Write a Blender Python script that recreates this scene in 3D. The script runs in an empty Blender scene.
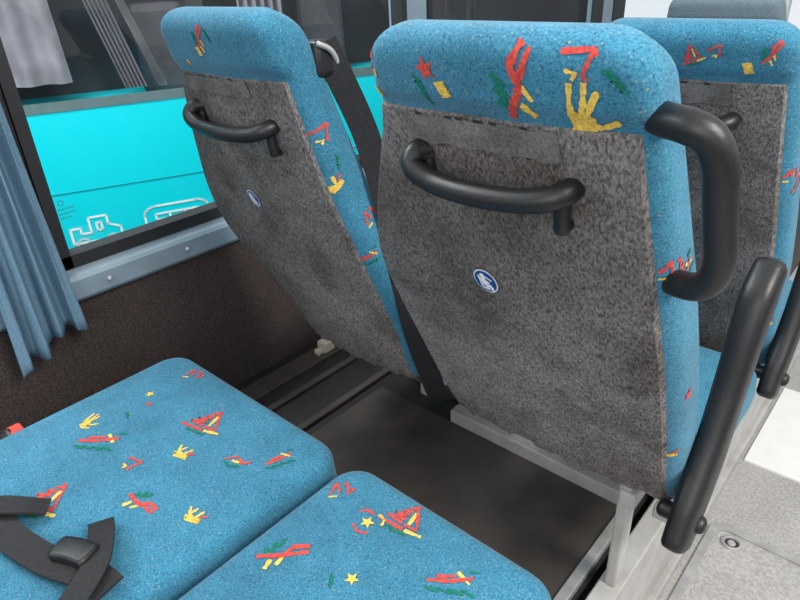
import bpy, math, random
import numpy as np
from mathutils import Vector, Matrix
from mathutils.bvhtree import BVHTree

S = 0.75           # design units -> metres
H = 1.85 * S       # eye height above the aisle floor
random.seed(4)
COL = bpy.context.scene.collection

def T(p): return (p[0]*S, p[1]*S, p[2]*S + H)

# ------------------------------------------------------------ materials
def newmat(name):
    m = bpy.data.materials.new(name); m.use_nodes = True
    nt = m.node_tree
    return m, nt, nt.nodes["Principled BSDF"]

def plain(name, col, rough=0.6, metal=0.0, noise=0.0, nscale=20.0, bump=0.0, spec=0.5):
    m, nt, b = newmat(name)
    b.inputs["Roughness"].default_value = rough
    b.inputs["Metallic"].default_value = metal
    b.inputs["Specular IOR Level"].default_value = spec
    tc = nt.nodes.new("ShaderNodeTexCoord")
    n = nt.nodes.new("ShaderNodeTexNoise"); n.inputs["Scale"].default_value = nscale
    n.inputs["Detail"].default_value = 5
    nt.links.new(tc.outputs["Object"], n.inputs["Vector"])
    r = nt.nodes.new("ShaderNodeValToRGB")
    r.color_ramp.elements[0].position = 0.3; r.color_ramp.elements[1].position = 0.7
    r.color_ramp.elements[0].color = tuple(c*(1-noise) for c in col)+(1,)
    r.color_ramp.elements[1].color = tuple(min(1, c*(1+noise)) for c in col)+(1,)
    nt.links.new(n.outputs["Fac"], r.inputs["Fac"])
    nt.links.new(r.outputs["Color"], b.inputs["Base Color"])
    if bump:
        bp = nt.nodes.new("ShaderNodeBump"); bp.inputs["Strength"].default_value = bump
        bp.inputs["Distance"].default_value = 0.002
        nt.links.new(n.outputs["Fac"], bp.inputs["Height"])
        nt.links.new(bp.outputs["Normal"], b.inputs["Normal"])
    return m

def speckle(name, base_lo, base_hi, spots, bscale=350, rough=0.95, stretch=(1,1,1), bump=0.4, big=None, sheen=0.0, ramp=(0.38,0.62)):
    """cloth: fine noise + sparse coloured specks. spots: [(color, voronoi scale, radius)]"""
    m, nt, b = newmat(name)
    b.inputs["Roughness"].default_value = rough
    b.inputs["Specular IOR Level"].default_value = 0.15
    b.inputs["Sheen Weight"].default_value = sheen
    tc = nt.nodes.new("ShaderNodeTexCoord")
    mp = nt.nodes.new("ShaderNodeMapping"); mp.inputs["Scale"].default_value = stretch
    nt.links.new(tc.outputs["Object"], mp.inputs["Vector"])
    n = nt.nodes.new("ShaderNodeTexNoise"); n.inputs["Scale"].default_value = bscale
    n.inputs["Detail"].default_value = 3; n.inputs["Roughness"].default_value = 0.7
    nt.links.new(mp.outputs["Vector"], n.inputs["Vector"])
    r = nt.nodes.new("ShaderNodeValToRGB")
    r.color_ramp.elements[0].position = ramp[0]; r.color_ramp.elements[1].position = ramp[1]
    r.color_ramp.elements[0].color = tuple(base_lo)+(1,)
    r.color_ramp.elements[1].color = tuple(base_hi)+(1,)
    nt.links.new(n.outputs["Fac"], r.inputs["Fac"])
    out = r.outputs["Color"]
    for col, sc, rad in spots:
        v = nt.nodes.new("ShaderNodeTexVoronoi"); v.inputs["Scale"].default_value = sc
        nt.links.new(tc.outputs["Object"], v.inputs["Vector"])
        lt = nt.nodes.new("ShaderNodeMath"); lt.operation = 'LESS_THAN'
        lt.inputs[1].default_value = rad
        nt.links.new(v.outputs["Distance"], lt.inputs[0])
        mx = nt.nodes.new("ShaderNodeMix"); mx.data_type = 'RGBA'
        nt.links.new(lt.outputs[0], mx.inputs[0])
        nt.links.new(out, mx.inputs[6]); mx.inputs[7].default_value = tuple(col)+(1,)
        out = mx.outputs[2]
    for bg_ in (big or []):
        n2 = nt.nodes.new("ShaderNodeTexNoise"); n2.inputs["Scale"].default_value = bg_[0]
        n2.inputs["Detail"].default_value = 6
        nt.links.new(tc.outputs["Object"], n2.inputs["Vector"])
        r2 = nt.nodes.new("ShaderNodeValToRGB")
        r2.color_ramp.elements[0].position = bg_[2]; r2.color_ramp.elements[1].position = bg_[3]
        tint = bg_[4] if len(bg_) > 4 else (1,1,1)
        r2.color_ramp.elements[0].color = tuple((1-bg_[1])*q for q in tint)+(1,)
        r2.color_ramp.elements[1].color = (1,1,1,1)
        nt.links.new(n2.outputs["Fac"], r2.inputs["Fac"])
        mx = nt.nodes.new("ShaderNodeMix"); mx.data_type = 'RGBA'; mx.blend_type = 'MULTIPLY'
        mx.inputs[0].default_value = 1
        nt.links.new(out, mx.inputs[6]); nt.links.new(r2.outputs["Color"], mx.inputs[7])
        out = mx.outputs[2]
    nt.links.new(out, b.inputs["Base Color"])
    if bump:
        bp = nt.nodes.new("ShaderNodeBump"); bp.inputs["Strength"].default_value = bump
        bp.inputs["Distance"].default_value = 0.0015
        nt.links.new(n.outputs["Fac"], bp.inputs["Height"])
        nt.links.new(bp.outputs["Normal"], b.inputs["Normal"])
    return m

M_FAB = speckle("blue_moquette", (0.024,0.150,0.255), (0.068,0.275,0.405),
                [((0.14,0.29,0.35), 120, 0.16), ((0.03,0.12,0.22), 130, 0.2), ((0.26,0.29,0.20), 75, 0.10)],
                bscale=380, bump=0.25, big=[(6,0.2,.35,.65),(22,.12,.35,.55)], sheen=0.15)
M_FAB_DULL = speckle("faded_blue_cover", (0.12,0.17,0.20), (0.20,0.26,0.30), [], bscale=300, bump=0.2)
M_CARPET = speckle("grey_carpet", (0.060,0.054,0.052), (0.35,0.33,0.318), [],
                bscale=280, stretch=(1.15,1,0.45), bump=0.8, big=[(3.2,0.32,.38,.60,(1,.97,.94)),(11,.30,.34,.52,(1,.96,.92)),(45,.15,.35,.55)], ramp=(.32,.68))
M_STRIP = speckle("grey_hook_strip", (0.13,0.12,0.115), (0.23,0.215,0.21), [], bscale=300, bump=0.3, big=[(30,.3,.4,.6)])
M_RED = plain("red_thread", (0.58,0.075,0.06), 0.9, noise=0.35, nscale=300, spec=0.1)
M_YEL = plain("yellow_thread", (0.75,0.50,0.10), 0.9, noise=0.3, nscale=300, spec=0.1)
M_GRN = plain("green_thread", (0.015,0.17,0.12), 0.9, noise=0.3, nscale=300, spec=0.1)
M_BLK = plain("black_plastic", (0.012,0.012,0.013), 0.42, noise=0.2, nscale=200, bump=0.15)
M_RUB = plain("black_rubber", (0.012,0.012,0.014), 0.6, noise=0.2)
M_WEB = plain("black_webbing", (0.014,0.014,0.016), 0.8, noise=0.4, nscale=200, bump=0.3)
M_SILV = plain("aluminium", (0.46,0.46,0.45), 0.5, metal=0.5, noise=0.15, nscale=30)
M_RISER = plain("light_grey_painted_metal", (0.40,0.39,0.37), 0.6, noise=0.18, nscale=14)
M_SILL = plain("blue_grey_painted_metal", (0.19,0.26,0.31), 0.45, noise=0.12, nscale=12)
M_WALL = speckle("dark_brown_wall_carpet", (0.030,0.023,0.022), (0.075,0.060,0.056), [], bscale=260, bump=0.5)
M_PLAT = plain("dark_brown_rubber_floor", (0.056,0.046,0.041), 0.5, noise=0.3, nscale=9, bump=0.1)
M_PLAT2 = plain("black_rubber_channel", (0.018,0.016,0.016), 0.5, noise=0.3, nscale=20)
M_AISLE = speckle("light_grey_vinyl", (0.35,0.34,0.325), (0.49,0.48,0.46), [((0.24,0.23,0.22), 110, 0.16)], bscale=120, rough=0.55, bump=0.05, big=[(5,.12,.35,.6)])
M_WHITE = plain("white_paper_mat", (0.8,0.8,0.78), 0.7, noise=0.03)
M_CYAN = plain("cyan_bus_paint", (0.0,0.62,0.72), 0.35, noise=0.03, nscale=2)
M_DARKIN = plain("dark_bus_interior", (0.018,0.018,0.024), 0.5, noise=0.4, nscale=3)
M_BAND = plain("grey_window_trim", (0.10,0.16,0.17), 0.4, noise=0.1)
M_SEAM = plain("dark_seam", (0.0,0.22,0.27), 0.5, noise=0.1)
M_GCURT = plain("grey_drape", (0.22,0.21,0.24), 0.9, noise=0.25, nscale=9)
M_STREAK = plain("reflection_streak", (0.45,0.45,0.48), 0.9, noise=0.2, nscale=9)  # pale colour standing in for a light reflection on the bus window
M_BCURT = speckle("blue_curtain_cloth", (0.11,0.20,0.28), (0.16,0.27,0.36), [], bscale=300, bump=0.2)
M_SBLUE = plain("blue_sticker", (0.01,0.06,0.28), 0.3, noise=0.05)
M_SWHITE = plain("white_print", (0.8,0.82,0.84), 0.4, noise=0.02)
M_TEAL = plain("teal_print", (0.02,0.22,0.25), 0.5, noise=0.05)
M_GROUND = plain("asphalt", (0.10,0.10,0.10), 0.9, noise=0.3, nscale=4)
M_DASH = plain("dark_dashboard", (0.05,0.05,0.06), 0.6, noise=0.2)
M_CREAM = plain("cream_plastic", (0.6,0.55,0.42), 0.6, noise=0.05)

def glassmat():
    m = bpy.data.materials.new("clear_window_glass"); m.use_nodes = True
    nt = m.node_tree; nt.nodes.clear()
    o = nt.nodes.new("ShaderNodeOutputMaterial"); mx = nt.nodes.new("ShaderNodeMixShader")
    tr = nt.nodes.new("ShaderNodeBsdfTransparent"); gl = nt.nodes.new("ShaderNodeBsdfGlossy")
    tr.inputs["Color"].default_value = (0.93,0.97,0.96,1); gl.inputs["Roughness"].default_value = 0.02
    mx.inputs[0].default_value = 0.04
    nt.links.new(tr.outputs[0], mx.inputs[1]); nt.links.new(gl.outputs[0], mx.inputs[2])
    nt.links.new(mx.outputs[0], o.inputs[0])
    return m
M_GLASS = glassmat()

# ------------------------------------------------------------ mesh helpers
def mk(name, verts, faces, mats, midx=None, parent=None, smooth=True, bevel=0.0, label=None, category=None,
       group=None, kind=None, autosmooth=True):
    me = bpy.data.meshes.new(name)
    me.from_pydata([T(v) for v in verts], [], faces)
    if not isinstance(mats, (list, tuple)): mats = [mats]
    for m in mats: me.materials.append(m)
    if midx is not None:
        me.polygons.foreach_set("material_index", midx)
    me.validate(); me.update()
    import bmesh
    bm = bmesh.new(); bm.from_mesh(me)
    if midx is None: bmesh.ops.recalc_face_normals(bm, faces=bm.faces)
    bm.to_mesh(me); bm.free()
    if smooth:
        me.polygons.foreach_set("use_smooth", [True]*len(me.polygons))
        me.set_sharp_from_angle(angle=math.radians(40))
    ob = bpy.data.objects.new(name, me); COL.objects.link(ob)
    if bevel:
        md = ob.modifiers.new("bevel", 'BEVEL'); md.width = bevel*S; md.segments = 3; md.limit_method = 'ANGLE'
        md.angle_limit = math.radians(40)
    if parent: ob.parent = parent; ob.matrix_parent_inverse = parent.matrix_world.inverted()
    if label: ob["label"] = label
    if category: ob["category"] = category
    if group: ob["group"] = group
    if kind: ob["kind"] = kind
    return ob

def empty(name, loc, label, category, group=None):
    e = bpy.data.objects.new(name, None); COL.objects.link(e)
    e.location = T(loc); e.empty_display_size = 0.05
    e["label"] = label; e["category"] = category
    if group: e["group"] = group
    bpy.context.view_layer.update()
    return e

def box_vf(x0,x1,y0,y1,z0,z1):
    v = [(x0,y0,z0),(x1,y0,z0),(x1,y1,z0),(x0,y1,z0),(x0,y0,z1),(x1,y0,z1),(x1,y1,z1),(x0,y1,z1)]
    f = [(3,2,1,0),(4,5,6,7),(0,1,5,4),(1,2,6,5),(2,3,7,6),(3,0,4,7)]
    return v, f
def join(parts):
    V=[];F=[]
    for v,f in parts:
        o=len(V); V+=v; F+=[tuple(i+o for i in q) for q in f]
    return V,F
def boxes(*bs): return join([box_vf(*b) for b in bs])

def catmull(pts, n=8):
    P=[Vector(p) for p in pts]; P=[2*P[0]-P[1]]+P+[2*P[-1]-P[-2]]
    out=[]
    for i in range(1,len(P)-2):
        for k in range(n):
            t=k/n; a,b,c,d=P[i-1],P[i],P[i+1],P[i+2]
            out.append(0.5*((2*b)+(c-a)*t+(2*a-5*b+4*c-d)*t*t+(3*b-a-3*c+d)*t**3))
    out.append(P[-2]); return out

def tube(pts, r, seg=20, n=8, up=(1,0,0), r2=None, radii=None, superell=2.0):
    """sweep an elliptical profile; up = direction the r axis stays close to"""
    C=catmull(pts,n); V=[];F=[]; upv=Vector(up)
    N=len(C)
    for i,c in enumerate(C):
        t=(C[min(i+1,N-1)]-C[max(i-1,0)]).normalized()
        a=(upv-t*upv.dot(t))
        if a.length<0.15: a=Vector((0,0,1))-t*t.z
        a.normalize(); b=t.cross(a)
        if radii:
            s=i/(N-1)*(len(radii)-1); k=min(int(s),len(radii)-2); fr=s-k
            ra=radii[k][0]*(1-fr)+radii[k+1][0]*fr; rb=radii[k][1]*(1-fr)+radii[k+1][1]*fr
        else: ra=r; rb=r2 or r
        for j in range(seg):
            th=2*math.pi*j/seg
            cc,ss=math.cos(th),math.sin(th)
            e=2/superell
            cc=math.copysign(abs(cc)**e,cc); ss=math.copysign(abs(ss)**e,ss)
            V.append(tuple(c+a*ra*cc+b*rb*ss))
    for i in range(N-1):
        for j in range(seg):
            k=(j+1)%seg
            F.append((i*seg+j,i*seg+k,(i+1)*seg+k,(i+1)*seg+j))
    # domed caps
    for end,sgn in ((0,-1),(N-1,1)):
        c=C[end]; t=(C[min(end+1,N-1)]-C[max(end-1,0)]).normalized()*sgn
        base=[Vector(V[end*seg+j]) for j in range(seg)]
        rad=(base[0]-c).length
        prev=[end*seg+j for j in range(seg)]
        for q in (0.5,0.85):
            cur=[]
            for j in range(seg):
                cur.append(len(V)); V.append(tuple(c+(base[j]-c)*math.sqrt(1-q*q)+t*rad*0.6*q))
            for j in range(seg):
                k=(j+1)%seg; F.append((prev[j],prev[k],cur[k],cur[j]))
            prev=cur
        F.append(tuple(prev))
    return V,F

def ribbon(pts, width, wdir, thick=0.004, n=6):
    C=catmull(pts,n); V=[];F=[]; N=len(C)
    for i,c in enumerate(C):
        t=(C[min(i+1,N-1)]-C[max(i-1,0)]).normalized()
        w=Vector(wdir); w=(w-t*w.dot(t)).normalized(); nn=t.cross(w)
        for a,b in ((-1,-1),(1,-1),(1,1),(-1,1)):
            V.append(tuple(c+w*width/2*a+nn*thick/2*b))
    for i in range(N-1):
        for j in range(4):
            k=(j+1)%4; F.append((i*4+j,i*4+k,(i+1)*4+k,(i+1)*4+j))
    F.append((0,1,2,3)); F.append(tuple((N-1)*4+q for q in (3,2,1,0)))
    return V,F

# ------------------------------------------------------------ woven motifs
def zig(p0,p1,q0,q1,n):
    out=[]
    for i in range(n+1):
        t=i/n
        a=(p0[0]+(p1[0]-p0[0])*t,p0[1]+(p1[1]-p0[1])*t); b=(q0[0]+(q1[0]-q0[0])*t,q0[1]+(q1[1]-q0[1])*t)
        out.append(a if i%2==0 else b)
    return out
def starp(r=1): return [(r*(1 if i%2==0 else .42)*math.sin(math.pi*i/5), r*(1 if i%2==0 else .42)*math.cos(math.pi*i/5)) for i in range(10)]
R_,Y_,G_=1,2,3
MOT = {
 'boat': [('s',zig((.05,1.0),(-.95,-.3),(.05,.9),(-.0,-.25),9),.12,R_),('s',[(.05,1.0),(.45,.3),(.75,-.25),(.1,-.28)],.11,R_),('s',[(.2,.6),(.28,-.15)],.13,Y_),
          ('s',[(-1.1,-.48),(.2,-.52)],.13,R_),('s',[(.3,-.52),(1.1,-.42)],.14,Y_),('s',[(-.6,-.72),(.5,-.74)],.11,G_)],
 'boat2':[('s',[(-1.2,-.45),(-.3,-.05),(.5,.55)],.16,R_),('s',[(-.9,-.1),(-.2,.3)],.13,R_),
          ('s',zig((-1.1,-.8),(.6,-.1),(-.8,-.85),(.9,-.25),7),.12,G_),('s',[(-.2,.55),(.5,.2)],.13,Y_),('s',[(.2,.8),(.6,.95)],.13,G_)],
 'rstar':[('p',starp(.8),R_)], 'ystar':[('p',starp(.75),Y_)],
 'sun':  [('p',starp(.5),Y_),('s',[(-.9,.5),(-.6,.9),(0,.8)],.14,R_),('s',[(.3,.9),(.8,.7),(.9,.2)],.14,Y_),('s',[(-.7,-.5),(-.2,-.9),(.5,-.7)],.14,R_)],
 'hand': [('s',[(-.55,.85),(-.45,.2),(-.25,-.35)],.17,Y_),('s',[(-.1,1.0),(-.02,.3),(-.05,-.3)],.17,Y_),('s',[(.35,.85),(.2,.2),(.1,-.3)],.16,Y_),
          ('s',zig((-.5,-.15),(-.3,-.75),(.4,-.1),(.5,-.7),7),.19,Y_),('s',[(.15,-.45),(.65,-.35),(1.15,.05)],.16,Y_),('s',[(-.35,-.75),(.3,-.95),(.9,-.7)],.15,Y_)],
 'crown':[('s',[(-.8,.5),(-.5,-.1),(-.2,.55)],.16,Y_),('s',[(-.5,-.1),(.1,-.25),(.4,.5)],.17,Y_),('s',zig((-.7,-.3),(-.5,-.6),(.6,-.2),(.7,-.55),6),.16,Y_),('s',[(.4,-.1),(.9,.25)],.14,R_)],
 'leaf': [('s',zig((-.15,.9),(.1,-.8),(.35,.6),(.45,-.4),9),.16,G_),('s',[(.2,.3),(.3,-.95)],.12,G_)],
 'blob': [('s',zig((-.6,.4),(-.3,-.6),(.3,.6),(.6,-.4),9),.18,Y_)],
 'pink': [('s',[(.1,1.1),(-.15,.5),(.1,.0),(-.2,-.7),(-.3,-1.0)],.18,R_),('s',[(.35,1.0),(.15,.3),(.0,-.4)],.15,R_),('s',zig((-.75,.2),(-.5,-.8),(-.45,.1),(-.25,-.6),5),.16,G_),('s',[(.1,-.5),(.45,-.8)],.17,Y_),('s',[(.15,.0),(.45,-.35)],.13,Y_)],
 'arrow':[('s',[(-.9,.55),(.5,.65),(.7,.4)],.19,R_),('s',[(.5,.5),(.1,-.4),(.3,-.6)],.16,R_),('s',[(-.7,-.2),(-.2,-.3),(-.4,-.6)],.15,Y_)],
 'em':   [('s',[(-.9,-.6),(-.6,.6),(-.2,-.4)],.18,R_),('s',[(-.1,.4),(.25,.55),(.5,-.5),(.9,.1)],.18,R_),('s',[(-.9,-.9),(-.3,-.8)],.15,Y_)],
 'fish': [('s',[(-.9,.0),(-.2,.5),(.6,.1),(1.,.5)],.16,R_),('s',[(-.8,-.2),(-.2,-.5),(.5,-.2)],.16,G_),('s',[(-.3,.05),(.3,.05)],.2,Y_)],
 'palm': [('s',[(0,-1),(.1,0),(0,.4)],.14,R_),('s',[(-.9,.3),(-.4,.7),(0,.4),(.4,.8)],.2,G_),('s',[(-.6,-.1),(0,.4),(.6,-.1)],.17,G_),('s',[(-.3,-1),(.5,-.9)],.14,Y_)],
}
def dress(V,F,placements,mode,first=1):
    """project woven motifs onto a surface; returns extended V,F,material indices"""
    bvh=BVHTree.FromPolygons([Vector(v) for v in V],F)
    MI=[0]*len(F); V=list(V);F=list(F)
    def hit(a,b,off):
        if mode=='back': o=Vector((a,-5,b)); d=Vector((0,1,0))
        elif mode=='top': o=Vector((a,b,5)); d=Vector((0,0,-1))
        else: o=Vector((5,a,b)); d=Vector((-1,0,0))
        loc,nor,idx,dist=bvh.ray_cast(o,d)
        if loc is None: return None
        if nor.dot(d)>0: nor=-nor
        if nor.dot(d)>-0.25: return None
        return loc+nor*off
    lay=0
    for (name,ca,cb,size,rot) in placements:
        cr,sr=math.cos(rot),math.sin(rot)
        def M(p): return (ca+size*(p[0]*cr-p[1]*sr), cb+size*(p[0]*sr+p[1]*cr))
        for st in MOT[name]:
            lay+=1; off=0.0012+0.0002*(lay%5)
            if st[0]=='p':
                pts=[M(p) for p in st[1]]; c=M((0,0))
                hs=[hit(*p,off) for p in pts]; hc=hit(*c,off)
                if hc is None or any(h is None for h in hs): continue
                o=len(V); V.append(tuple(hc)); V+= [tuple(h) for h in hs]
                for i in range(len(hs)):
                    F.append((o,o+1+i,o+1+(i+1)%len(hs))); MI.append(st[2])
            else:
                path=st[1]; wd=st[2]*0.62
                dense=[]
                for i in range(len(path)-1):
                    L=math.dist(path[i],path[i+1]); k=max(1,int(L/.12))
                    for q in range(k):
                        t=q/k; dense.append((path[i][0]+(path[i+1][0]-path[i][0])*t,path[i][1]+(path[i+1][1]-path[i][1])*t))
                dense.append(path[-1])
                prev=None
                for i,p in enumerate(dense):
                    a=dense[max(i-1,0)]; b=dense[min(i+1,len(dense)-1)]
                    dx,dy=b[0]-a[0],b[1]-a[1]; L=math.hypot(dx,dy) or 1
                    if L<.1: dx,dy=p[0]-a[0],p[1]-a[1]; L=math.hypot(dx,dy) or 1
                    w=wd*(0.6+0.7*random.random())
                    l=hit(*M((p[0]-dy/L*w,p[1]+dx/L*w)),off); r=hit(*M((p[0]+dy/L*w,p[1]-dx/L*w)),off)
                    if l is None or r is None: prev=None; continue
                    o=len(V); V+=[tuple(l),tuple(r)]
                    if prev is not None:
                        F.append((prev,prev+1,o+1,o)); MI.append(st[3])
                    prev=o
    return V,F,MI
FM=[M_FAB,M_RED,M_YEL,M_GRN]

def disc_sticker(Vc,Fc,cx,cz,r):
    bvh=BVHTree.FromPolygons([Vector(v) for v in Vc],Fc)
    V=[];F=[];MI=[]
    def hit(a,b,off):
        loc,nor,idx,dist=bvh.ray_cast(Vector((a,-5,b)),Vector((0,1,0)))
        return tuple(loc+Vector((0,-1,-.3)).normalized()*off)
    def disk(c,rad,off,mi,r_in=0):
        n=28;o=len(V)
        for i in range(n):
            th=2*math.pi*i/n
            V.append(hit(c[0]+rad*math.cos(th),c[1]+rad*math.sin(th),off))
            V.append(hit(c[0]+r_in*math.cos(th)+1e-6,c[1]+r_in*math.sin(th),off))
        for i in range(n):
            k=(i+1)%n; F.append((o+2*i,o+2*k,o+2*k+1,o+2*i+1)); MI.append(mi)
    def stroke(a,b,w,off,mi):
        a=(cx+a[0]*r,cz+a[1]*r); b=(cx+b[0]*r,cz+b[1]*r); w*=r
        dx,dy=b[0]-a[0],b[1]-a[1];L=math.hypot(dx,dy)
        o=len(V)
        for p,s in ((a,1),(a,-1),(b,-1),(b,1)):
            V.append(hit(p[0]-dy/L*w*s,p[1]+dx/L*w*s,off))
        F.append((o,o+1,o+2,o+3)); MI.append(mi)
    disk((cx,cz),r,.004,1); disk((cx,cz),r*.90,.005,0)
    disk((cx-.12*r,cz+.5*r),r*.22,.006,1)
    stroke((-.15,.32),(.02,-.3),.22,.006,1); stroke((.02,-.3),(.5,-.3),.16,.0062,1)
    stroke((.5,-.3),(.55,-.7),.12,.0064,1); stroke((-.5,.45),(-.3,-.55),.08,.006,1); stroke((-.3,-.55),(.3,-.6),.09,.0062,1)
    stroke((-.1,.2),(.4,.0),.09,.0066,1); stroke((.1,.5),(.6,.25),.06,.006,1)
    return V,F,MI

# ------------------------------------------------------------ seats
GRP="blue patterned coach seats"
def coach_seat(label, tbl, ya, t, zline, d=(0,0,0), band_mot=(), side_mot=(), handle=None, sticker=None,
               strip=None, dhandle=False, arm=False, belt=False, fabmats=FM, plain_back=False, legs=True, cush=True, top=-.072):
    dx,dy,dz=d
    tz=[r[0] for r in tbl][::-1]; tl=[r[1] for r in tbl][::-1]; tr=[r[2] for r in tbl][::-1]
    zz=np.linspace(tz[0],tz[-1],200)
    def sm(a):
        k=np.ones(25)/25; p=np.pad(a,12,mode='edge'); 
        return np.convolve(p,k,'valid')
    L=sm(np.interp(zz,tz,tl)); Rr=sm(np.interp(zz,tz,tr))
    xl=lambda z: float(np.interp(z,zz,L)); xrc=lambda z: float(np.interp(z,zz,Rr))
    pad=lambda z: 0.016
    xr=lambda z: xrc(z)+pad(z)
    bot=tz[0]
    def ins(h,R):
        if h>=R: return 0
        return R*(1-math.sqrt(max(0,1-(1-h/R)**2)))
    def depth_at(z):
        return .13-.03*min(1,max(0,(z+.45)/.35))
    def back_y(x,z):
        a=xl(z); b=xr(z); yb=ya-t*z
        u=(x-(a+b)/2)/((b-a)/2); u=max(-1,min(1,u))
        s=min(1,max(0,(z-zline)/.03)); s=s*s*(3-2*s)
        y=yb-.018*(1-u*u)-.012*s
        # slight slackness of the old panel
        if z<zline: y+=.0035*math.sin(x*23+z*9)*math.sin(z*17+1)*(1-u*u)
        e=min(x-a,b-x); e=max(0,e); Rc=.035
        if e<Rc: y+=Rc-math.sqrt(max(0,Rc*Rc-(Rc-e)**2))
        return y
    n=30
    TR_=.07
    zs=[top-TR_*(1-math.cos(math.pi/2*i/10)) for i in range(10)]
    zs+=list(np.linspace(top-TR_,zline+.02,5))+list(np.linspace(zline+.012,zline-.01,4))+list(np.linspace(zline-.03,bot+.03,32))
    zs+=[bot+.015,bot+.004,bot]
    V=[];F=[]
    for z in zs:
        h=top-z; hb=z-bot
        ix=ins(h,.065)+ins(hb,.03); iy=ins(h,.055)+ins(hb,.03)
        a=xl(z);b=xr(z); mid=(a+b)/2; sc=((b-a)/2-ix)/((b-a)/2)
        yb=ya-t*z; dep=depth_at(z)
        ring=[]
        for i in range(n+1):
            x=mid-(b-a)/2*math.cos(math.pi*i/n)
            ring.append((mid+(x-mid)*sc, min(back_y(x,z)+iy, yb+dep/2), z))
        for i in range(n+1):
            x=mid+(b-a)/2*math.cos(math.pi*i/n)
            u=(x-mid)/((b-a)/2); e=min(x-a,b-x); e=max(e,0); c=0
            if e<.045: c=.045-math.sqrt(max(0,.045**2-(.045-e)**2))
            ring.append((mid+(x-mid)*sc, max(yb+dep-c-iy-.02*(1-u*u), yb+dep/2), z))
        V+= [(p[0]+dx,p[1]+dy,p[2]+dz) for p in ring]
    m=2*(n+1)
    for i in range(len(zs)-1):
        for j in range(m):
            k=(j+1)%m; F.append((i*m+j,(i+1)*m+j,(i+1)*m+k,i*m+k))
    F.append(tuple(range(m))); F.append(tuple(reversed(range((len(zs)-1)*m,len(zs)*m))))
    cx=(xl(-.9)+xr(-.9))/2
    root=empty("coach_seat",(cx+dx,ya-t*bot+dy,-1.49),label,"seat",GRP)
    bm_=[(a,b+dx,c+dz,s,r) for a,b,c,s,r in band_mot]
    V1,F1,MI=dress(V,F,bm_,'back')
    if side_mot:
        V2,F2,MI2=dress(V,F,[(a,b+dy,c+dz,s,r) for a,b,c,s,r in side_mot],'side')
        o=len(V1)-len(V)
        ex=F2[len(F):]; V1=V1+V2[len(V):]
        F1=F1+[tuple(i+o for i in q) for q in ex]; MI=MI+MI2[len(F):]
    mk("backrest",V1,F1,fabmats,MI,parent=root)
    if not plain_back:
        nx=40; rows=[zline+.002]+list(np.linspace(zline-.004,bot+.01,48))+[bot-.006]
        CV=[];CF=[]
        for ri,z in enumerate(rows):
            zc=max(z,bot)
            a=xl(zc)+.012; b=xrc(zc)
            for i in range(nx+1):
                x=a+(b-a)*i/nx
                y=back_y(x,zc)-.006
                if i in (0,nx) or ri in (0,): y+=.012
                if ri==len(rows)-1: y+=.03
                zo=0
                if ri>=len(rows)-3: zo=.004*math.sin(i*.9)+.003*math.sin(i*2.3)
                CV.append((x+dx,y+dy,z+zo+dz))
        for r in range(len(rows)-1):
            for i in range(nx):
                q=r*(nx+1)+i; CF.append((q,q+nx+1,q+nx+2,q+1))
        mk("back_panel",CV,CF,M_CARPET,[0]*len(CF),parent=root,label="worn grey carpet back panel")
        cb=lambda x,z,o: (x+dx,back_y(x,z)-o+dy,z+dz)
        if strip:
            sv=[];sf=[];smi=[]
            a,b,z0,z1=strip
            for i in range(21):
                x=a+(b-a)*i/20
                sv+=[cb(x,z0+.002*math.sin(i),.009),cb(x,z1+.003*math.sin(i*1.3),.009)]
            for i in range(20): sf.append((2*i,2*i+1,2*i+3,2*i+2)); smi.append(0)
            for q in (.12,.33,.40,.52,.62,.80):   # dark worn stitch gaps along the seam
                x=a+(b-a)*q; o=len(sv)
                sv+=[cb(x,z0+.004,.0105),cb(x+.013,z0+.003,.0105),cb(x+.012,z0-.001,.0105),cb(x+.001,z0-.000,.0105)]
                sf.append((o,o+3,o+2,o+1)); smi.append(1)
            mk("fastening_strip",sv,sf,[M_STRIP,M_DARKIN],smi,parent=root,label="grey hook-and-loop strip")
        if sticker:
            sv,sf,smi=disc_sticker(CV,CF,sticker[0]+dx,sticker[1]+dz,sticker[2])
            mk("seatbelt_sticker",sv,sf,[M_SBLUE,M_SWHITE],smi,parent=root,smooth=False,label="round blue fasten-seatbelt pictogram sticker")
        if handle:
            hx0,hx1,hz,hr=handle
            P=lambda x,o,z: cb(x,z,o)
            w=hx1-hx0
            pts=[P(hx0+.012,-.01,hz+.028),P(hx0-.004,.022,hz+.024),P(hx0+.0,.044,hz+.004),P(hx0+.045,.050,hz-.014),P(hx0+w*.5,.052,hz-.016),
                 P(hx1-.05,.050,hz-.012),P(hx1-.008,.040,hz-.004),P(hx1+.008,.018,hz+.004),P(hx1+.006,-.01,hz+.008)]
            hv,hf=tube(pts,hr,up=(0,0,1),n=8)
            parts=[(hv,hf)]
            for xx,z0,zl in ((hx0+.006,.035,.0),(hx1-.002,.01,.060)):
                c=cb(xx,hz,0)
                parts.append(tube([(c[0],c[1]-.012,c[2]+z0),(c[0],c[1]-.014,c[2]-.01),(c[0]-.003,c[1]-.006,c[2]-zl)],.012,r2=.011,up=(1,0,0),n=4,seg=14))
            hv,hf=join(parts)
            mk("grab_handle",hv,hf,M_BLK,parent=root,label="black moulded plastic grab handle")
            bv,bf=tube([cb(hx1-.005,hz-.058,.008),cb(hx1-.005,hz-.058,.024)],.009,seg=10,n=2)
            mk("screw",bv,bf,M_BLK,parent=root)
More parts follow.
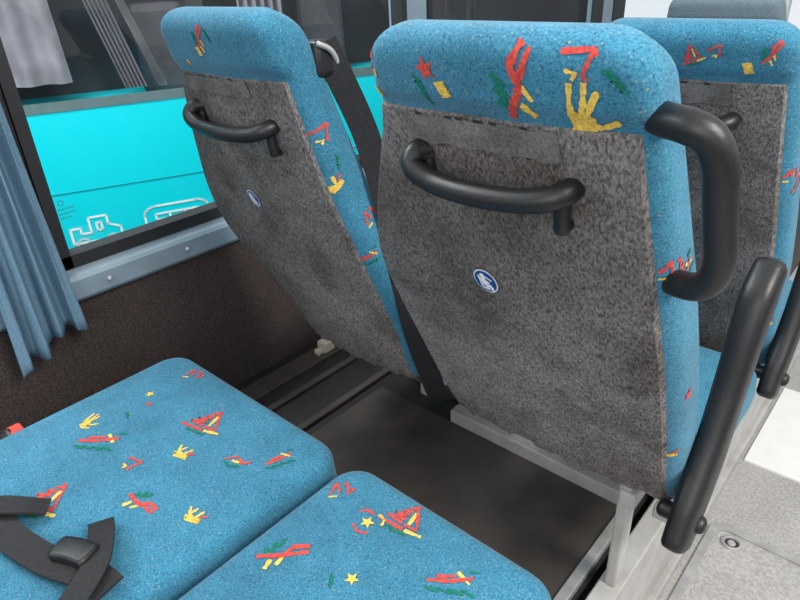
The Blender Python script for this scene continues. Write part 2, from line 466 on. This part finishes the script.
    if dhandle:
        yy=lambda z,o: ya-t*z+dy+o
        pl=[(-.300,-.168,.03),(-.270,-.174,.015),(-.235,-.176,.0),(-.212,-.188,.0),(-.200,-.218,.0),(-.197,-.265,.0),(-.195,-.31,.0),(-.193,-.357,.0),(-.200,-.392,.0),(-.218,-.414,.0),(-.245,-.424,.01),(-.275,-.436,.035)]
        hv,hf=tube([(x+dx,yy(z,o),z+dz) for x,z,o in pl],.0205,up=(0,1,0),n=6)
        mk("side_grab_handle",hv,hf,M_BLK,parent=root,label="black D-shaped aisle grab handle")
    if arm:
        xa=-.214+dx
        pts=[(xa,1.050+dy,-1.11+dz),(xa,1.095+dy,-1.04+dz),(xa,1.160+dy,-.93+dz),(xa,1.205+dy,-.80+dz),(xa,1.237+dy,-.68+dz),(xa,1.265+dy,-.61+dz),(xa,1.305+dy,-.562+dz)]
        hv,hf=tube(pts,.028,up=(1,0,0),n=6,seg=28,radii=[(.026,.054),(.028,.066),(.029,.060),(.030,.050),(.031,.050),(.032,.050),(.030,.036)],superell=3.2)
        mk("armrest",hv,hf,M_BLK,parent=root,label="black folded-up armrest")
        hv,hf=tube([(xa-.05,1.09+dy,-1.07+dz),(xa+.030,1.09+dy,-1.07+dz)],.020,up=(0,0,1),n=3)
        mk("armrest_pivot",hv,hf,M_BLK,parent=root)
    if belt:
        bx=xr(-.3)-.004+dx
        hv,hf=boxes((bx-.05,bx+.012,.925+dy,.98+dy,-.21+dz,-.135+dz))
        mk("belt_guide",hv,hf,M_BLK,parent=root,bevel=.012,label="black shoulder belt guide")
        hv,hf=tube([(bx+.014,.93+dy,-.14+dz),(bx+.018,.965+dy,-.16+dz),(bx+.014,1.0+dy,-.22+dz)],.006,seg=10,n=4)
        mk("belt_hook",hv,hf,M_SILV,parent=root)
        p=[(bx+.0,.955+dy,-.14),(bx+.016,.98+dy,-.21),(bx+.03,1.04+dy,-.36),(bx+.045,1.08+dy,-.55),(bx+.065,1.10+dy,-.75),(bx+.080,1.12+dy,-.9),(bx+.085,1.17+dy,-1.06),(bx+.085,1.23+dy,-1.20),(bx+.06,1.36+dy,-1.27)]
        hv,hf=ribbon([(a,b,c+dz) for a,b,c in p],.062,(.8,.8,.2),.006)
        mk("seatbelt_strap",hv,hf,M_WEB,parent=root,label="black webbing lap belt strap")
    # seat pan in front of the backrest and its supports
    x0=xl(-1.0)+dx-.01; x1=xr(-1.0)+dx; yb=ya-t*bot+.13+dy
    if cush:
        cv,cf=cushion_vf(x0,x1,yb-.02,yb+.53,-1.20+dz,-1.04+dz)
        mk("seat_cushion",cv,cf,fabmats[0],parent=root)
    if legs:
        fl=-1.49
        zb=-1.20+dz
        hv,hf=boxes((x0+.04,x1-.02,yb+.18,yb+.22,zb-.03,zb+.02),(x0+.04,x1-.02,yb+.40,yb+.44,zb-.03,zb+.02),
                    (x0+.05,x0+.09,yb+.1,yb+.44,zb-.03,zb),(x1-.07,x1-.03,yb-.05,yb+.44,zb-.03,zb+.01))
        mk("seat_frame",hv,hf,M_SILV,parent=root,bevel=.004)
        for xx,yy in ((x1-.26,yb+.40),(x0+.05,yb+.40)):
            hv,hf=boxes((xx,xx+.045,yy,yy+.04,fl,zb-.02))
            mk("leg",hv,hf,M_SILV,parent=root,bevel=.004)
    return root

def cushion_vf(x0,x1,y0,y1,z0,z1,R=.075,crown=.012,e=.036,r_front=None):
    V=[];F=[]
    cx,cy=(x0+x1)/2,(y0+y1)/2
    def ring(ins,z,scale=1.0):
        a,b,c,d=x0+ins,x1-ins,y0+ins,y1-ins; r=max(R-ins*.6,.02)
        pts=[]
        for (px,py,th0) in ((b-r,d-r,0),(a+r,d-r,90),(a+r,c+r,180),(b-r,c+r,270)):
            for k in range(9):
                th=math.radians(th0+90*k/8); pts.append((px+r*math.cos(th),py+r*math.sin(th)))
        # densify straight runs
        out=[]
        for i,p in enumerate(pts):
            q=pts[(i+1)%len(pts)]
            out.append(p)
            if i%9==8:
                for k in range(1,10):
                    out.append((p[0]+(q[0]-p[0])*k/10,p[1]+(q[1]-p[1])*k/10))
        res=[]
        for x,y in out:
            X_=cx+(x-cx)*scale; Y_2=cy+(y-cy)*scale
            res.append((X_,Y_2,z))
        return res
    rings=[ring(.03,z0),ring(.005,z0+.012),ring(.0,z0+.03),ring(-.004,(z0+z1)/2-.01)]
    zt=z1-crown
    for k in range(0,8):
        th=math.pi/2*k/7
        rings.append(ring(e*(1-math.cos(th)), zt-e+e*math.sin(th)))
    for sc in (.96,.9,.82,.72,.6,.46,.3,.15,.04):
        rings.append(ring(e,zt+crown*(1-sc**2.2),sc))
    m=len(rings[0])
    for r in rings: V+=r
    for i in range(len(rings)-1):
        for j in range(m):
            k=(j+1)%m; F.append((i*m+j,i*m+k,(i+1)*m+k,(i+1)*m+j))
    F.append(tuple(reversed(range(m)))); F.append(tuple(range((len(rings)-1)*m,len(rings)*m)))
    return V,F

TR=[(-.04,-.70,-.292),(-.19,-.723,-.283),(-.30,-.785,-.276),(-.41,-.85,-.270),(-.56,-.915,-.260),(-.71,-.905,-.255),(-.92,-.886,-.256),(-1.085,-.862,-.262)]
TL=[(-.04,-1.50,-1.09),(-.206,-1.515,-1.084),(-.354,-1.605,-1.088),(-.5,-1.675,-1.085),(-.6,-1.717,-1.07),(-.725,-1.715,-1.05),(-.875,-1.61,-1.03),(-1.05,-1.504,-1.03),(-1.11,-1.49,-1.03)]
bandR=[('em',-.700,-.125,.020,1.2),('blob',-.70,-.172,.014,.3),('leaf',-.60,-.160,.024,.2),('rstar',-.578,-.128,.023,.2),('blob',-.555,-.155,.020,.1),
       ('pink',-.435,-.140,.048,-.1),('hand',-.352,-.168,.038,-.25),('arrow',-.350,-.112,.027,0),('leaf',-.312,-.130,.020,.6)]
sideR=[('em',.86,-.40,.022,0),('boat2',.90,-.42,.03,.5),('rstar',1.0,-.70,.02,0),('crown',1.03,-.88,.025,.6),('fish',.80,-.18,.02,.5)]
bandL=[('pink',-1.305,-.125,.030,-.4),('leaf',-1.272,-.118,.019,.3),('blob',-1.325,-.152,.017,0),('blob',-1.40,-.18,.010,0)]
sideL=[('arrow',.93,-.33,.03,.4),('leaf',.96,-.40,.022,0),('crown',.95,-.45,.03,.8),('fish',1.03,-.36,.028,1.2),('em',1.05,-.55,.028,.3),('boat2',1.03,-.66,.03,0)]
seatR=coach_seat("reclined blue coach seat with grey carpet back beside the aisle",TR,.6685,.42,-.192,band_mot=bandR,side_mot=sideR,
           handle=(-.638,-.390,-.288,.0178),sticker=(-.580,-.517,.027),strip=(-.66,-.39,-.200,-.245),dhandle=True,arm=True)
coach_seat("upright blue coach seat with grey carpet back beside the window",TL,.793,.33,-.207,band_mot=bandL,side_mot=sideL,
           handle=(-1.470,-1.192,-.320,.0182),sticker=(-1.403,-.545,.026),strip=(-1.49,-1.21,-.212,-.25),belt=True,top=-.066)
coach_seat("blue coach seat with folded armrest in the next row",TR,.6685,.42,-.192,d=(-.01,.76,-.06),
           band_mot=[('rstar',-.58,-.14,.02,.2),('boat',-.47,-.14,.024,.3),('blob',-.36,-.16,.02,0),('arrow',-.42,-.13,.018,.4),('leaf',-.54,-.13,.02,.4),('pink',-.32,-.13,.025,-.4)],
           side_mot=sideR,handle=(-.62,-.392,-.282,.0185),sticker=None,strip=(-.66,-.39,-.200,-.245),arm=True)
coach_seat("faded grey-blue seat near the front of the coach",TR,.6685,.42,-.192,d=(-.40,2.25,-.09),fabmats=[M_FAB_DULL,M_RED,M_YEL,M_GRN],plain_back=False)

# nearest row: cushions
cl=[('em',-1.472,.70,.030,.3),('ystar',-1.48,.56,.019,.2),('rstar',-1.440,.535,.014,.2),('hand',-1.50,.40,.030,.2),('boat2',-1.385,.38,.052,.2),('leaf',-1.44,.47,.017,1.0),
    ('boat',-1.248,.589,.054,.25),('crown',-1.190,.490,.032,.2),('arrow',-1.25,.385,.028,.2),('fish',-1.066,.549,.034,.3),
    ('boat',-1.295,.205,.056,.3),('pink',-1.12,.34,.042,-1.2),
    ('boat2',-.99,.63,.034,.8),('crown',-1.0,.40,.030,.3),('pink',-1.40,.10,.03,.2)]
cr=[('em',-.81,.655,.030,.6),('sun',-.70,.618,.034,.2),('boat',-.645,.675,.048,.1),
    ('pink',-.775,.455,.050,-.5),('ystar',-.625,.50,.020,.1),('leaf',-.655,.47,.017,.5),
    ('boat2',-.47,.62,.044,.2),('boat',-.56,.42,.05,.3),('hand',-.78,.26,.03,.2),('palm',-.62,.22,.03,.1)]
for nm,x0,x1,mot,lab in (("l",-1.645,-.905,cl,"wide blue patterned coach seat cushion beside the window"),("r",-.870,-.31,cr,"blue patterned coach seat cushion beside the aisle")):
    root=empty("coach_seat",((x0+x1)/2,.3,-1.49),lab,"seat",GRP)
    V,F=cushion_vf(x0,x1,-.15,.748,-1.22,-1.012,R=.07)
    V,F,MI=dress(V,F,mot,'top')
    mk("seat_cushion",V,F,FM,MI,parent=root)
    V,F=boxes((x0+.04,x1-.04,-.12,.70,-1.26,-1.205))
    mk("seat_frame",V,F,M_BLK,parent=root,bevel=.005)
    for xx,yy in ((x0+.08,0.0),(x0+.08,.5),(x1-.26,0.0),(x1-.26,.5)):
        V,F=boxes((xx,xx+.05,yy,yy+.05,-1.49,-1.255)); mk("leg",V,F,M_SILV,parent=root,bevel=.004)
# lap belt on the window-side cushion
b=empty("seatbelt",(-1.1,.15,-1.01),"black lap belt lying on a blue seat cushion","seatbelt")
u=.018
V,F=ribbon([(-1.50,-.02,-1.02+u),(-1.33,.10,-1.012+u),(-1.22,.115,-1.012+u),(-1.10,.14,-1.010+u),(-1.0,.18,-1.012+u),(-.95,.19,-1.018+u)],.06,(.2,1,0),.006)
mk("strap",V,F,M_WEB,parent=b)
V,F=ribbon([(-1.12,.255,-1.016+u),(-1.07,.235,-1.0+u),(-1.0,.19,-.996+u),(-.95,.10,-1.01+u)],.05,(.6,1,0),.006)
mk("strap",V,F,M_WEB,parent=b)
V,F=tube([(-1.10,.165,-1.0+u),(-1.07,.18,-.996+u),(-1.03,.195,-.996+u)],.013,r2=.026,up=(0,0,1),seg=16,superell=4)
mk("buckle",V,F,M_BLK,parent=b,label="black plastic belt buckle")
V,F=ribbon([(-1.36,.03,-1.01+u),(-1.33,.11,-.995+u),(-1.28,.16,-.998+u),(-1.25,.20,-1.015+u)],.05,(1,-.3,0),.006)
mk("strap",V,F,M_WEB,parent=b)
b=empty("seatbelt_buckle",(-1.67,.27,-1.05),"black belt buckle with red release button","seatbelt buckle")
V,F=tube([(-1.675,.18,-1.12),(-1.675,.22,-1.08),(-1.67,.255,-1.055)],.014,r2=.022,up=(0,1,0),superell=4,seg=16); mk("buckle_body",V,F,M_BLK,parent=b)
V,F=boxes((-1.695,-1.655,.25,.285,-1.058,-1.045)); mk("release_button",V,F,M_RED,parent=b,bevel=.004)

# ------------------------------------------------------------ shell
XW=-1.95
def st(name,V,F,mat,bevel=0,midx=None,smooth=False):
    return mk(name,V,F,mat,midx,kind="structure",bevel=bevel,smooth=smooth)
st("wall_left",*boxes((XW-.12,XW,-1.2,6.2,-2.6,-.885)),M_WALL)
# sill with sloping ledge, profile swept along the coach
prof=[(XW-.10,-.775),(XW-.01,-.775),(XW+.035,-.800),(XW+.042,-.812),(XW+.042,-.872),(XW+.03,-.885),(XW-.10,-.885)]
V=[(x,y,z) for y in (-1.2,6.2) for x,z in prof]; n=len(prof)
F=[(i,(i+1)%n,(i+1)%n+n,i+n) for i in range(n)]+[tuple(range(n)),tuple(range(2*n-1,n-1,-1))]
st("trim_1",V,F,M_SILL,bevel=.004)
for y in (.98,.70,1.9,2.6):
    V,F=tube([(XW+.044,y,-.84),(XW+.048,y,-.84)],.008,seg=12,n=1,up=(0,0,1))
    mk("screw",V,F,M_SILV,label="small metal sill screw",category="screw",group="sill screws")
pill=[(.40,.585),(2.22,2.36),(4.1,4.25),(6.0,6.2),(-1.2,-1.05)]
for i,(a,c) in enumerate(pill):
    st("trim_%d"%(i+2),*boxes((XW-.10,XW+.01,a,c,-.775,.45)),M_RUB if i==0 else M_SILL,bevel=.01)
st("trim_7",*boxes((XW-.12,XW+.06,-1.2,6.2,.45,.75)),M_SILL,bevel=.01)
wi=0
for a,c in ((.585,2.22),(2.36,4.1),(4.25,6.0),(-1.05,.40)):
    wi+=1
    g=.035
    V,F=boxes((XW-.05,XW+.012,a,a+g,-.78,.45),(XW-.05,XW+.012,c-g,c,-.78,.45),(XW-.05,XW+.012,a,c,-.782,-.742),(XW-.05,XW+.012,a,c,.42,.45))
    o=len(V); nf=len(F)
    V+= [(XW-.03,a,-.78),(XW-.03,c,-.78),(XW-.03,c,.45),(XW-.03,a,.45)]; F+=[(o,o+1,o+2,o+3)]
    st("window_%d"%wi,V,F,[M_RUB,M_GLASS],midx=[0]*nf+[1])
# tiny etched mark on the glass
V=[];F=[]
def circ(cy,cz,r,r2,x=XW-.027):
    o=len(V)
    for i in range(20):
        th=2*math.pi*i/20
        V.append((x,cy+r*math.cos(th),cz+r*math.sin(th))); V.append((x,cy+r2*math.cos(th),cz+r2*math.sin(th)))
    for i in range(20):
        k=(i+1)%20; F.append((o+2*i,o+2*k,o+2*k+1,o+2*i+1))
circ(.650,-.590,.009,.0065)
for z,w in ((-.612,.045),(-.626,.05),(-.640,.035)):
    y=.636
    while y<.636+w:
        o=len(V); V+=[(XW-.027,y,z),(XW-.027,y+.004,z),(XW-.027,y+.004,z+.006),(XW-.027,y,z+.006)]; F.append((o,o+1,o+2,o+3)); y+=.0075
mk("glass_mark",V,F,M_TEAL,[0]*len(F),smooth=False,label="tiny teal maker mark etched on the window glass",category="glass mark")

st("floor",*boxes((XW,-.42,-1.2,6.2,-1.62,-1.50)),M_PLAT2)
st("floor_mat",*boxes((-1.465,-.45,-1.2,1.44,-1.502,-1.488)),M_PLAT,bevel=.003)
st("floor_mat",*boxes((-1.90,-1.80,-1.2,6.0,-1.502,-1.49)),M_PLAT,bevel=.003)
st("floor_mat",*boxes((-1.465,-.45,1.56,6.0,-1.502,-1.488)),M_PLAT,bevel=.003)
st("trim_8",*boxes((-1.72,-1.69,-1.2,6.0,-1.502,-1.485),(-1.54,-1.51,-1.2,6.0,-1.502,-1.485)),M_PLAT,bevel=.003)
st("trim_9",*boxes((-.462,-.432,-1.2,6.2,-1.51,-1.478)),M_SILV,bevel=.003)
st("trim_10",*boxes((-.395,-.335,-1.2,6.2,-1.85,-1.465),(-.35,-.315,-1.2,6.2,-1.85,-1.80)),M_RISER,bevel=.006)
st("trim_15",*boxes((-.43,-.395,-1.2,6.2,-1.85,-1.53)),M_PLAT2)
st("floor_aisle",*boxes((-.43,1.5,-1.2,6.2,-1.95,-1.85)),M_AISLE)
st("trim_11",*boxes((-1.12,-.462,1.44,1.50,-1.50,-1.44)),M_RISER,bevel=.006)
st("trim_12",*boxes((-1.08,-.462,1.53,1.55,-1.50,-1.33)),M_RISER,bevel=.006)
# aisle-side pedestal of the seat
for (a,c,e,f_) in ((1.14,1.19,-1.466,-1.10),(1.52,1.58,-1.466,-1.16)):
    V,F=boxes((-.380,-.350,a,c,e,f_)); mk("leg",V,F,M_RISER,parent=seatR,bevel=.006)
V,F=boxes((-.375,-.335,1.13,1.80,-1.165,-1.12)); mk("side_rail",V,F,M_RISER,parent=seatR,bevel=.006)
# latch
V,F=boxes((-1.87,-1.82,1.46,1.52,-1.49,-1.44),(-1.86,-1.83,1.43,1.47,-1.49,-1.465)); mk("floor_latch",V,F,M_CREAM,label="small cream plastic latch on the floor by the wall",category="latch",bevel=.006)

# hatch
h=empty("floor_hatch",(.0,1.5,-1.85),"grey speckled floor hatch with a metal rim in the aisle","hatch")
def rrect(x0,x1,y0,y1,r,z,n=8):
    out=[]
    for (px,py,t0) in ((x1-r,y1-r,0),(x0+r,y1-r,90),(x0+r,y0+r,180),(x1-r,y0+r,270)):
        for k in range(n+1):
            th=math.radians(t0+90*k/n); out.append((px+r*math.cos(th),py+r*math.sin(th),z))
    return out
a=rrect(-.29,.45,.9,1.935,.05,-1.838); b2=rrect(-.264,.424,.926,1.909,.04,-1.838); n=len(a)
c0=[(x,y,-1.85) for x,y,z in a]; d0=[(x,y,-1.85) for x,y,z in b2]
V=c0+a+b2+d0
F=[]
for i in range(n):
    k=(i+1)%n
    for s in range(3): F.append((s*n+i,s*n+k,(s+1)*n+k,(s+1)*n+i))
mk("rim",V,F,M_SILV,parent=h)
V=rrect(-.264,.424,.926,1.909,.04,-1.846); mk("lid",V,[tuple(range(len(V)))],M_AISLE,[0],parent=h,smooth=False)
for (cx,cy) in ((-.208,1.865),(.375,1.865)):
    V=[];F=[]
    prof=[(.036,-1.846),(.034,-1.838),(.026,-1.836),(.022,-1.8435),(.014,-1.8435),(.010,-1.838),(0.001,-1.838)]
    for r,z in prof:
        for i in range(24):
            th=2*math.pi*i/24; V.append((cx+r*math.cos(th),cy+r*math.sin(th),z))
    for s in range(len(prof)-1):
        for i in range(24):
            k=(i+1)%24; F.append((s*24+i,s*24+k,(s+1)*24+k,(s+1)*24+i))
    mi=[1 if f//24==3 else 0 for f in range(len(F))]
    mk("lock_ring",V,F,[M_SILV,M_DARKIN],mi,parent=h,label="round metal lock ring")
V,F=boxes((-.30,.25,2.33,2.95,-1.85,-1.842))
mk("paper_mat",V,F,M_WHITE,label="white paper sheet on the aisle floor",category="paper")

# front bulkhead, windscreen pillars and stanchions
st("wall_front",*boxes((XW,1.5,6.0,6.2,-1.9,-.62)),M_DASH,bevel=.02)
st("trim_13",*boxes((-1.0,-.9,5.95,6.1,-.62,.6)),M_RISER,bevel=.02)
st("trim_14",*boxes((.5,.6,5.95,6.1,-.62,.6)),M_RISER,bevel=.02)
for x,y in ((-.93,4.2),(-.42,4.6)):
    V,F=tube([(x,y,-1.86),(x,y,.6)],.022,n=2,up=(1,0,0)); mk("stanchion",V,F,M_SILV,label="metal stanchion pole near the coach front",category="pole",group="stanchions")

# ------------------------------------------------------------ window curtain
def drape(y0,y1,z0,z1,x,amp,waves,flare,shift,nz=40,ny=90):
    V=[];F=[]
    for i in range(nz+1):
        t=i/nz; z=z1+(z0-z1)*t
        w=(y1-y0)*(.8+flare*max(0,t-.35)**1.4); c=(y0+y1)/2+shift*t*t
        for j in range(ny+1):
            s=j/ny-.5
            ph=waves*2*math.pi*(j/ny)
            a=amp*(1+.5*math.sin(3.1*s+2*t))
            V.append((x+a*math.sin(ph+.6*math.sin(3*t))+.3*a*math.sin(2.3*ph+2*t), c+s*w+.004*math.sin(ph*2+t*3), z+ (.012*math.sin(ph*.5) if i==nz else 0)+ (t**3)*(-.12*max(0,-s*1.2+.1)+.02)))
    for i in range(nz):
        for j in range(ny):
            q=i*(ny+1)+j; F.append((q,q+1,q+ny+2,q+ny+1))
    return V,F
V,F=drape(.37,.56,-.955,.42,XW+.085,.020,3.6,.60,.01)
c=mk("window_curtain",V,F,M_BCURT,[0]*len(F),label="blue pleated curtain gathered beside the window",category="curtain")
md=c.modifiers.new("th",'SOLIDIFY'); md.thickness=.002
V,F=boxes((XW+.07,XW+.10,-.2,.7,.40,.425)); mk("curtain_rail",V,F,M_SILV,label="slim metal curtain rail above the window",category="rail")

# ------------------------------------------------------------ neighbouring bus
ang=math.atan2(.916,.4); dv=(.4,.916); nv=(.916,-.4)
def B(s,d,z): return (-4+dv[0]*s+nv[0]*d, 1.7+dv[1]*s+nv[1]*d, z)
def bbox(s0,s1,d0,d1,z0,z1):
    v,f=box_vf(s0,s1,d0,d1,z0,z1); return [B(*p) for p in v],f
bus=empty("bus",B(1,-1,-3.3),"bright cyan bus parked alongside with dark windows","bus")
V,F=join([bbox(-6,4.6,-2.2,0,-3.0,-.68),bbox(-6,4.6,-2.2,0,.75,1.2),bbox(-6,4.6,-2.2,-1.9,-.68,.75)])
mk("body",V,F,M_CYAN,parent=bus,smooth=False,label="cyan painted bodywork")
V,F=bbox(-6,4.6,-.02,.006,-.69,-.635); mk("window_trim",V,F,M_BAND,parent=bus,smooth=False)
V,F=bbox(-6,4.6,-.005,.004,-1.184,-1.179); mk("panel_seam",V,F,M_SEAM,parent=bus,smooth=False)
V,F=join([bbox(-6,4.6,-.62,-.58,-.68,.75)]+[bbox(s,s+.10,-.58,-.01,-.68,.75) for s in (-2.2,.62,2.3,3.7)])
mk("window",V,F,M_DARKIN,parent=bus,smooth=False,label="dark tinted side window band")
def bdrape(s0,s1,z0,z1,d,lean,mat):
    V=[];F=[];nz,ns=20,60
    for i in range(nz+1):
        t=i/nz
        for j in range(ns+1):
            u=j/ns
            V.append(B(s0+(s1-s0)*u+lean*t, d+.03*math.sin(u*34+t), z1+(z0-z1)*t))
    for i in range(nz):
        for j in range(ns):
            q=i*(ns+1)+j; F.append((q,q+1,q+ns+2,q+ns+1))
    mk("curtain",V,F,mat,[0]*len(F),parent=bus)  # cloth curtains, and also the pale reflection streak
bdrape(-1.1,-.16,-.55,.74,-.12,.05,M_GCURT)
bdrape(-.15,-.02,-.62,.74,-.14,.33,M_GCURT)
bdrape(-.02,.03,-.62,.74,-.12,.40,M_STREAK)  # narrow leaning strip, a window reflection put in as pale geometry
bdrape(.95,1.25,-.6,.74,-.14,.0,M_GCURT)
# seats glimpsed inside
for s in (.3,1.4,2.5):
    V,F=bbox(s,s+.35,-.5,-.3,-.7,-.15); mk("interior_seat",V,F,M_DASH,parent=bus,smooth=False,bevel=.05)
# white outline graphics
V=[];F=[]
def bstroke(pts,w=.014):
    C=[Vector((a,0,b)) for a,b in pts]
    for i in range(len(C)-1):
        a,b=C[i],C[i+1]; d=(b-a); L=d.length; d/=L; a=a-d*w*.5; b=b+d*w*.5; nrm=Vector((-d.z,0,d.x))*w/2
        o=len(V)
        for p in (a+nrm,a-nrm,b-nrm,b+nrm): V.append(B(p.x,.004,p.z))
        F.append((o,o+1,o+2,o+3))
def arc(cx,cz,rx,rz,a0,a1,n=16): return [(cx+rx*math.cos(math.radians(a0+(a1-a0)*i/n)),cz+rz*math.sin(math.radians(a0+(a1-a0)*i/n))) for i in range(n+1)]
bstroke([(-.36,-1.52),(-.36,-1.42),(-.30,-1.42),(-.30,-1.46),(-.24,-1.46),(-.24,-1.36),(-.13,-1.36),(-.13,-1.42),(-.06,-1.45),(-.06,-1.52),(-.36,-1.52)])
bstroke([(-.20,-1.40),(-.17,-1.40),(-.17,-1.45),(-.20,-1.45),(-.20,-1.40)])
bstroke(arc(-.30,-1.53,.036,.036,0,180)); bstroke(arc(-.12,-1.53,.036,.036,0,180))
bstroke([(.10,-1.52)]+arc(.18,-1.42,.08,.06,180,90,8)+arc(.44,-1.42,.08,.06,90,0,8)+[(.52,-1.52),(.10,-1.52)])
bstroke([(.17,-1.415),(.45,-1.415),(.45,-1.455),(.17,-1.455),(.17,-1.415)]); bstroke([(.26,-1.415),(.26,-1.455)]);bstroke([(.36,-1.415),(.36,-1.455)])
mk("painted_graphic",V,F,M_SWHITE,[0]*len(F),parent=bus,smooth=False,label="white outline pictograms of vehicles")
for s in (-3.5,3.4):
    V,F=tube([B(s,-.35,-2.85),B(s,-.06,-2.85)],.45,seg=32,n=2,up=(0,0,1)); mk("wheel",V,F,M_RUB,parent=bus)
V=[(-30,-30,-3.3),(30,-30,-3.3),(30,30,-3.3),(-30,30,-3.3)]
mk("ground",V,[(0,1,2,3)],M_GROUND,[0],smooth=False,kind="structure")

# ------------------------------------------------------------ light
w=bpy.data.worlds.new("sky"); bpy.context.scene.world=w; w.use_nodes=True
bg=w.node_tree.nodes["Background"]; bg.inputs[0].default_value=(0.90,0.94,1.0,1); bg.inputs[1].default_value=0.92
def area(loc,to,size,power,col=(1,1,1)):
    l=bpy.data.lights.new("area_light",'AREA'); l.size=size*S; l.energy=power; l.color=col
    o=bpy.data.objects.new("area_light",l); COL.objects.link(o); o.location=T(loc)
    o.rotation_euler=(Vector(T(to))-Vector(T(loc))).to_track_quat('-Z','Y').to_euler()
area((-2.9,.6,2.2),(-3.7,1.6,-1.0),1.6,85)  # lamp added between the buses, out of view, to brighten the cyan side
area((2.2,.8,1.8),(-.6,1.0,-.6),1.2,85,(1,.95,.88))
area((-2.6,-.6,1.2),(-1.0,.5,-1.0),1.0,32,(.9,.96,1))
area((.6,-1.6,.6),(-1.0,1.2,-.6),1.6,16,(1,.96,.92))

# ------------------------------------------------------------ camera
cam=bpy.data.cameras.new("camera"); cam.sensor_width=36; cam.lens=627/800*36; cam.clip_start=.02
co=bpy.data.objects.new("camera",cam); COL.objects.link(co)
Xc=Vector((.7476,.6626,-.0451)); Yd=Vector((.2843,-.3807,-.880)); Zf=Vector((-.6002,.6451,-.473))
Zf.normalize(); Xc=(Xc-Zf*Xc.dot(Zf)).normalized(); Yu=(-Zf).cross(Xc).normalized()
co.matrix_world=Matrix.Translation(Vector(T((0,0,0)))) @ Matrix((Xc,Yu,-Zf)).transposed().to_4x4()
bpy.context.scene.camera=co
bpy.context.scene.view_settings.view_transform='Standard'
